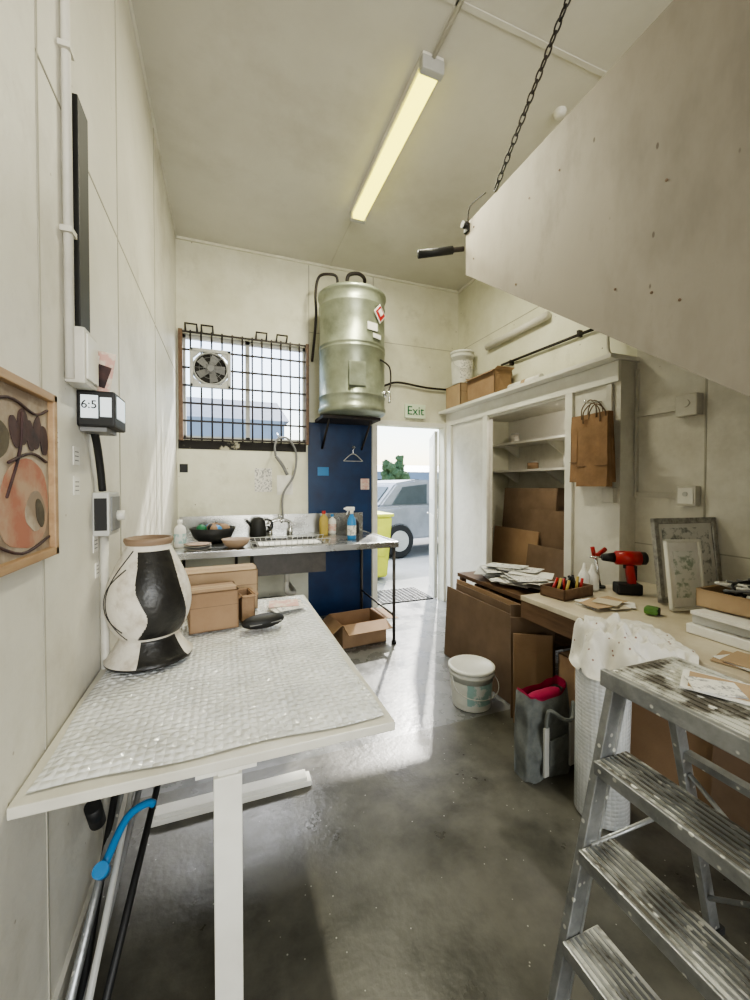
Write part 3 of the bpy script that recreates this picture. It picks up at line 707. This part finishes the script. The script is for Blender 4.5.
b=B('tool_tray',(1.88,1.80,.752),(0,0,.15))
for a,c in[((-.13,-.08,0),(.13,.08,.008)),((-.13,-.08,0),(-.12,.08,.06)),((.12,-.08,0),(.13,.08,.06)),((-.13,-.08,0),(.13,-.07,.06)),((-.13,.07,0),(.13,.08,.06))]: b.bb(a,c,WOODD)
for i in range(12):
    x=random.uniform(-.1,.1); y=random.uniform(-.05,.05)
    b.tube([(x,y,.02),(x+random.uniform(-.03,.05),y+random.uniform(-.02,.02),.1)],.008,random.choice([BLACK,BLACK,RED,YELG,WOODD]),seg=8)
b.done()
b=B('glue_bottle',(2.13,1.84,.752)); b.lathe([(0,0),(.035,0),(.038,.01),(.036,.09),(.022,.11),(.012,.13),(.006,.16),(0,.16)],PAPER,seg=24); b.done()
b=B('glue_bottle',(2.06,1.84,.752)); b.lathe([(0,0),(.03,0),(.033,.01),(.031,.1),(.018,.12),(.01,.14),(.005,.17),(0,.17)],PAPER,seg=24); b.done()
b=B('bar_clamp',(2.22,1.86,.752)); b.tube([(0,0,0),(-.04,0,.2)],.008,CHROME); b.tube([(-.04,0,.2),(.04,0,.24)],.014,RED); b.tube([(-.05,0,.19),(-.07,0,.26)],.012,RED); b.cyl((0,0,.006),.03,.012,BLACK); b.done()
b=B('cordless_drill',(2.25,1.70,.752),(0,0,2.6))
b.box((0,0,.025),(.11,.07,.05),BLACK,bev=.008); b.box((-.012,0,.09),(.035,.035,.1),RED,rot=(0,.15,0),bev=.01); b.box((-.03,0,.10),(.012,.03,.07),BLACK,bev=.003)
b.cyl((.0,0,.17),.033,.12,RED,rot=(0,pi/2,0),bev=.008); b.cyl((-.065,0,.17),.03,.03,BLACK,rot=(0,pi/2,0),bev=.005); b.cyl((.085,0,.17),.024,.06,BLACK,rot=(0,pi/2,0),r2=.016,bev=.003); b.cyl((.14,0,.17),.004,.06,CHROME,rot=(0,pi/2,0),seg=10)
b.box((.01,0,.135),(.018,.014,.03),BLACK,bev=.003)
d_=b.done(); d_.scale=(1.25,1.25,1.25)
b=B('tape_measure',(2.0,1.38,.752),(0,0,.4)); b.box((0,0,.02),(.065,.06,.035),TGREEN,bev=.012); b.cyl((0,-.031,.022),.018,.004,BLACK,rot=(pi/2,0,0)); b.box((.045,0,.006),(.03,.022,.003),YELG); b.done()
b=B('offcut_cards',(1.92,1.58,.752))
for i in range(9): b.box((random.uniform(-.1,.1),random.uniform(-.07,.07),.002+i*.003),(.11,.12,.002),random.choice([CARDL,BENCH,PAPER,CARD]),rot=(0,0,random.uniform(-.8,.8)))
b.done()
def frame(name,loc,w,h,rz,lean,fm,pic,fwid=.03,mat_=None,pw=.62,ph=.66):
    b=B(name,loc,(0,0,0)); R=Euler((0,0,rz)).to_matrix().to_4x4()@Euler((-lean,0,0)).to_matrix().to_4x4()
    def bx(c,sz,m,bev=.003):
        t=bmesh.new(); bmesh.ops.create_cube(t,size=1); bmesh.ops.scale(t,vec=sz,verts=t.verts)
        bmesh.ops.bevel(t,geom=t.edges[:],offset=min(bev,min(sz)*.3),segments=1,affect='EDGES'); b.add(t,m,R@Matrix.Translation(c))
    for sx in(-1,1): bx((sx*(w/2-fwid/2),0,h/2),(fwid,.025,h),fm)
    for z in(fwid/2,h-fwid/2): bx((0,0,z),(w,.025,fwid),fm)
    bx((0,.002,h/2),(w-fwid,.01,h-fwid),mat_ or PAPER); bx((0,-.004,h/2),(w*pw,.004,h*ph),pic)
    return b.done()
frame('picture_frame',(2.42,1.45,.758),.43,.46,-.15,.12,SILV,SKETCH,.032,pw=.74,ph=.76)
frame('picture_frame',(2.23,1.35,.758),.20,.36,-.25,.13,WHITE,SKETCHG,.016)
b=B('flat_white_box_stack',(2.12,.98,.752))
b.box((0,0,.02),(.44,.36,.04),PAPER,bev=.004); b.box((.02,.01,.062),(.42,.34,.04),LGREY,bev=.004,rot=(0,0,.05)); b.box((-.01,0,.092),(.42,.32,.016),PAPER,bev=.002,rot=(0,0,-.04)); b.done()
cbox('shallow_cardboard_tray',(2.16,1.04,.858),(.34,.28,.075),.05,True,CARDL,.01)
b=B('tangled_cables',(2.16,1.04,.874))
for i in range(12):
    b.tube([(random.uniform(-.13,.13),random.uniform(-.1,.1),random.uniform(.015,.10)) for _ in range(6)],.006,random.choice([BLACK,BLACK,PAPER,GREY]),curve=6,seg=8)
b.ball((.05,.04,.06),.05,BLACK,sc=(1.3,1,.7)); b.done()
b=B('leather_purse',(2.50,1.12,.752)); b.box((0,0,.06),(.16,.1,.12),KRAFT,bev=.02); b.tube([(-.06,0,.11),(0,0,.2),(.06,0,.11)],.006,BLACK,curve=6); b.done()
b=B('newspaper_sheets',(1.77,.82,.752))
for i in range(4): b.box((random.uniform(-.01,.01),random.uniform(-.06,.06),.003+i*.003),(.15,.18,.002),random.choice([PAPER,PAPER2,CARDL]),rot=(0,0,random.uniform(-.3,.3)))
b.done()

# ------------------------------------------------------------ tote bag
b=B('tote_bag',(1.48,1.545,.003),(0,0,.12))
w,d,h=.34,.15,.38
def ring(u,v,ins=0):
    a=2*pi*u; ww=(w/2-ins)*(1-.14*v); dd=(d/2-ins)*(1+.1*v-.25*v*v)
    ca,sa=math.cos(a),math.sin(a)
    x=ww*math.copysign(abs(ca)**.6,ca); y=dd*math.copysign(abs(sa)**.6,sa)
    q=.024*noise.noise(Vector((ca*2,sa*2,v*4)))
    return (x+q,y+q+.02*v,h*v+.018*v*math.cos(2*a))
b.patch(lambda u,v:ring(u,v),64,20,TOTE,weld=True)
b.ball((0,0,.012),.1,TOTE,sc=(1.5,.66,.1))
b.patch(lambda u,v:ring(u,.9+.12*v,.006),64,3,PINK,weld=True)
b.ball((0,.02,h*.88),.09,PINK,sc=(1.4,.55,.45),amp=.3,fr=9)
b.tube([(-.08,-d*.5,.2),(-.085,-.09,.34),(-.03,-.13,.31),(.03,-.13,.30),(.09,-.09,.34),(.085,-d*.5,.2)],.009,TOTE,curve=6)
b.bb((-.105,-.088,.03),(-.075,-.078,.26),LGREY); b.bb((.075,-.088,.03),(.105,-.078,.26),LGREY)
b.box((.0,-.083,.13),(.13,.008,.12),TOTE,bev=.003)
b.done()
b=B('bubble_wrap_roll',(1.50,1.24,.003)); b.lathe([(.03,0),(.098,0),(.105,.01),(.103,.3),(.106,.6),(.1,.62),(.03,.62)],BUBR,seg=36,wob=lambda a,z:.02*math.sin(3*a+z*6))
b.lathe([(.03,0),(.03,.63)],CARD,seg=20); b.done()
b=B('draped_fabric',(1.57,1.20,.645))
def cf(u,v):
    a=2*pi*u; r=.005+.21*v
    ca,sa=math.cos(a),math.sin(a)
    f=noise.noise(Vector((ca*2.2,sa*2.2,v*2.5)))
    rr=r*(1+.3*f)
    x=rr*ca*.85; y=rr*sa*1.1
    z=.16*math.cos(v*1.45)+.05*f*v+.07*noise.noise(Vector((x*16,y*16,1)))+.025*noise.noise(Vector((x*50,y*50,5)))
    if v>.8: z-=(v-.8)*.35
    if x>.045: z=max(z,.117+.012*noise.noise(Vector((x*40,y*40,5)))+.008)
    else: z=max(z,-.02) if (x+.07)**2+(y-.04)**2>.115**2 else max(z,.0)
    return (x,y,z)
b.patch(cf,110,36,CLOTH,flip=False,weld=True); b.done()

# ------------------------------------------------------------ stepladder
b=B('step_ladder')
ya,yb=.30,.765
def stile(p,q,w,t,m):
    p=Vector(p);q=Vector(q);d=q-p; c=(p+q)/2; ang=math.atan2(d.x,d.z)
    b.box(c,(w,t,d.length),m,rot=(0,ang,0),bev=.003)
for y in(ya-.012,yb+.012):
    stile((.775,y,0),(1.0,y,.89),.05,.022,ALU)
    stile((.80,y,.02),(1.02,y,.87),.008,.03,ALU)
    stile((1.42,y+.0,0),(1.19,y,.88),.04,.022,ALU)
    b.box((.78,y,.012),(.08,.035,.024),RUB,bev=.004); b.box((1.42,y,.012),(.06,.035,.024),RUB,bev=.004)
for x0,z in((.80,.24),(.85,.46),(.90,.68)):
    b.bb((x0,ya,z-.022),(x0+.115,yb,z),ALUP,bev=.003)
    b.bb((x0-.006,ya,z-.032),(x0+.004,yb,z+.002),ALU,bev=.003)
    for i in range(6): b.bb((x0+.014+i*.016,ya+.005,z),(x0+.021+i*.016,yb-.005,z+.003),ALU)
b.bb((.955,ya-.03,.872),(1.235,yb+.02,.9),ALUP,bev=.006)
b.bb((.945,ya-.035,.86),(.962,yb+.025,.904),ALU,bev=.003)
for i in range(12): b.bb((.975+i*.021,ya-.01,.9),(.984+i*.021,yb+.005,.9025),ALUP)
for z,x in((.3,1.342),(.6,1.264)): b.bb((x-.015,ya,z),(x+.015,yb,z+.02),ALU)
b.tube([(.89,yb,.46),(1.29,yb,.46)],.006,ALU)
b.tube([(1.375,ya,.14),(1.275,yb,.55)],.007,ALU); b.tube([(1.375,yb,.14),(1.275,ya,.55)],.007,ALU)
b.done()
b=B('magazine',(1.13,.60,.905),(0,0,.5)); b.box((0,0,.003),(.12,.17,.005),PAPER,bev=.001); b.box((0,0,.0065),(.10,.14,.001),CARDL); b.box((-.02,.02,.0085),(.08,.10,.002),PAPER2,rot=(0,0,.3)); b.done()

# ------------------------------------------------------------ doors & exterior
b=B('door_1',(dx1-.01,YB+.12,.01),(0,0,math.radians(66)))
b.bb((0,0,0),(.83,.04,2.05),DOORW,bev=.003)
for z in(.3,1.2): b.bb((.12,-.004,z),(.7,.044,z+.7),WHITE,bev=.003)
for yy in(-.03,.07): b.tube([(.77,.02,1.0),(.77,yy,1.0),(.66,yy,1.0)],.01,CHROME)
b.bb((.02,-.006,.95),(.1,.0,1.1),CHROME)
b.done()
b=B('door_mat'); b.bb((1.65,4.38,-.018),(2.42,4.95,-.006),RUB)
for i in range(14): b.bb((1.65+i*.056,4.38,-.006),(1.658+i*.056,4.95,.002),GREY)
for i in range(11): b.bb((1.65,4.38+i*.054,-.006),(2.42,4.386+i*.054,.001),GREY)
b.done()
b=B('yard_ground'); b.bb((-30,YB+.125,-.12),(45,70,-.02),ASPH); b.done()
b=B('wheelie_bin',(2.04,5.75,-.02))
t=bmesh.new(); bmesh.ops.create_cube(t,size=1)
for v in t.verts:
    k_=1 if v.co.z>0 else .8; v.co.x*=.56*k_; v.co.y*=.62*k_; v.co.z=v.co.z*.9+.5
bmesh.ops.bevel(t,geom=t.edges[:],offset=.02,segments=2,affect='EDGES'); b.add(t,YEL)
b.box((0,0,.975),(.6,.66,.05),YEL,bev=.02); b.tube([(-.25,.36,.95),(.25,.36,.95)],.02,YEL); b.box((0,-.29,.62),(.34,.02,.5),YEL,bev=.005)
for sx in(-.25,.25): b.cyl((sx,.24,.1),.1,.05,RUB,rot=(0,pi/2,0))
b.done()
def car(name,loc,rz,m):
    b=B(name,loc,(0,0,rz))
    MM=Matrix(((1,0,0,0),(0,0,1,-.85),(0,1,0,0),(0,0,0,1)))
    body=[(-2.15,.35),(-2.2,.75),(-2.05,.98),(-1.3,1.02),(1.0,1.0),(1.9,.88),(2.15,.7),(2.2,.35)]
    cab=[(-1.75,1.0),(-1.35,1.46),(-.9,1.53),(.1,1.52),(.55,1.4),(1.15,1.0)]
    b.prism(body,1.7,m,MM,bev=.05)
    MM2=MM.copy(); MM2[1][3]=-.74
    b.prism(cab,1.48,m,MM2,bev=.04)
    for sy in(-1,1):
        for w in([(-1.45,1.04),(-1.2,1.38),(-.62,1.44),(-.62,1.04)],[(-.52,1.04),(-.52,1.44),(.1,1.43),(.45,1.34),(.85,1.04)]):
            M3=MM.copy(); M3[1][3]=sy*.745-.01
            b.prism(w,.02,GLASSM,M3)
        for x in(-1.35,1.35):
            b.cyl((x,sy*.78,.34),.34,.2,RUB,rot=(pi/2,0,0),bev=.03); b.cyl((x,sy*.885,.34),.2,.02,LGREY,rot=(pi/2,0,0))
        b.box((-.57,sy*.852,.72),(.012,.006,.5),BLACK); b.box((-.3,sy*.86,.86),(.16,.02,.03),LGREY,bev=.005)
        b.box((-2.12,sy*.7,.82),(.1,.2,.16),RED,bev=.02); b.box((2.12,sy*.62,.72),(.12,.3,.12),PAPER,bev=.03); b.box((.75,sy*.9,1.05),(.14,.14,.1),m,bev=.03)
    b.box((-1.56,0,1.24),(.03,1.2,.36),GLASSM,rot=(0,.72,0)); b.box((.86,0,1.22),(.03,1.25,.5),GLASSM,rot=(0,-.98,0))
    b.box((2.2,0,.5),(.06,1.3,.16),BLACK,bev=.02); b.box((2.22,0,.42),(.03,.4,.1),PAPER)
    return b.done()
car('car',(4.35,8.1,-.02),.15,CARW)
car('car',(6.6,15,-.02),1.3,CARW)
car('car',(9.4,21,-.02),.3,CARW)
b=B('neighbouring_building'); b.bb((-12,16,-.02),(2.2,24,3.9),BLDG); b.prism([(16,3.9),(24,3.9),(20,5.4)],14.6,ROOF,Matrix(((0,0,1,-12.2),(1,0,0,0),(0,1,0,0),(0,0,0,1))))
for x in(-8,-4,0): b.bb((x,15.95,1.1),(x+1.6,16,2.1),GLASSM)
b.done()
b=B('neighbouring_building'); b.bb((14,44,-.02),(40,52,3.0),BLDG); b.prism([(44,3.0),(52,3.0),(48,4.0)],26.4,ROOF,Matrix(((0,0,1,13.8),(1,0,0,0),(0,1,0,0),(0,0,0,1))))
for x in range(16,38,4): b.bb((x,43.95,.9),(x+2.2,44,2.1),GLASSM)
b.done()
b=B('tree',(16.4,38,-.02)); b.tube([(0,0,0),(.1,0,1.2),(0,.1,2.4)],.18,WOODD,curve=4,radf=lambda t:1-.4*t)
for i in range(16): b.ball((random.uniform(-.8,.8),random.uniform(-.8,.8),random.uniform(1.7,4.2)),random.uniform(.35,.6),LEAF,amp=.7,fr=4)
b.done()

# ------------------------------------------------------------ lights, sky
w=bpy.data.worlds.new('sky'); S.world=w; w.use_nodes=True; nt=w.node_tree
bg=nt.nodes['Background']; sk=nt.nodes.new('ShaderNodeTexSky'); sk.sky_type='NISHITA'; sk.sun_disc=False
sk.sun_elevation=math.radians(48); sk.sun_rotation=math.radians(20); sk.air_density=1.2; sk.dust_density=1.5
nt.links.new(sk.outputs[0],bg.inputs['Color']); bg.inputs['Strength'].default_value=.32
def light(name,kind,loc,rot,e,col=(1,1,1),**k):
    l=bpy.data.lights.new(name,kind); l.energy=e; l.color=col
    for a,v in k.items(): setattr(l,a,v)
    o=bpy.data.objects.new(name,l); o.location=loc; o.rotation_euler=rot; S.collection.objects.link(o); return o
su=light('sun','SUN',(0,0,10),(0,0,0),4.5,(1,.96,.88),angle=math.radians(1.2))
su.rotation_euler=Vector((-.47,-.79,-.66)).to_track_quat('-Z','Y').to_euler()
light('rear_fill_light','AREA',(1.1,YF-.3,1.9),(pi/2,0,0),150,(1,.975,.92),shape='RECTANGLE',size=2.5,size_y=2.9)  # added fill lamp behind the camera, outside the rear window opening
yl=light('yard_fill_light','AREA',(1.0,7.0,5.6),(0,0,0),800,(.96,.98,1),shape='RECTANGLE',size=4.5,size_y=2.5)  # added fill lamp, out of view above the yard; boosts light coming indoors
yl.rotation_euler=Vector((0,-2.8,-3.4)).to_track_quat('-Z','Y').to_euler()
light('batten_glow','AREA',(1.07,2.62,H-.1),(0,0,0),36,(1,.965,.76),shape='RECTANGLE',size=.1,size_y=1.25)
light('closet_fill_light','POINT',(2.68,2.75,2.13),(0,0,0),6,(1,.94,.82),shadow_soft_size=.03)  # added lamp that brightens the closet, paired with the hidden bulb

# ------------------------------------------------------------ camera
cam=bpy.data.cameras.new('camera'); co=bpy.data.objects.new('camera',cam); S.collection.objects.link(co)
cam.sensor_fit='VERTICAL'; cam.sensor_height=24; cam.lens=9.6; cam.clip_start=.02
co.location=(0,0,1.4); co.rotation_euler=(math.radians(90-1.0),0,-math.radians(20.56)); cam.shift_y=-.008
S.camera=co
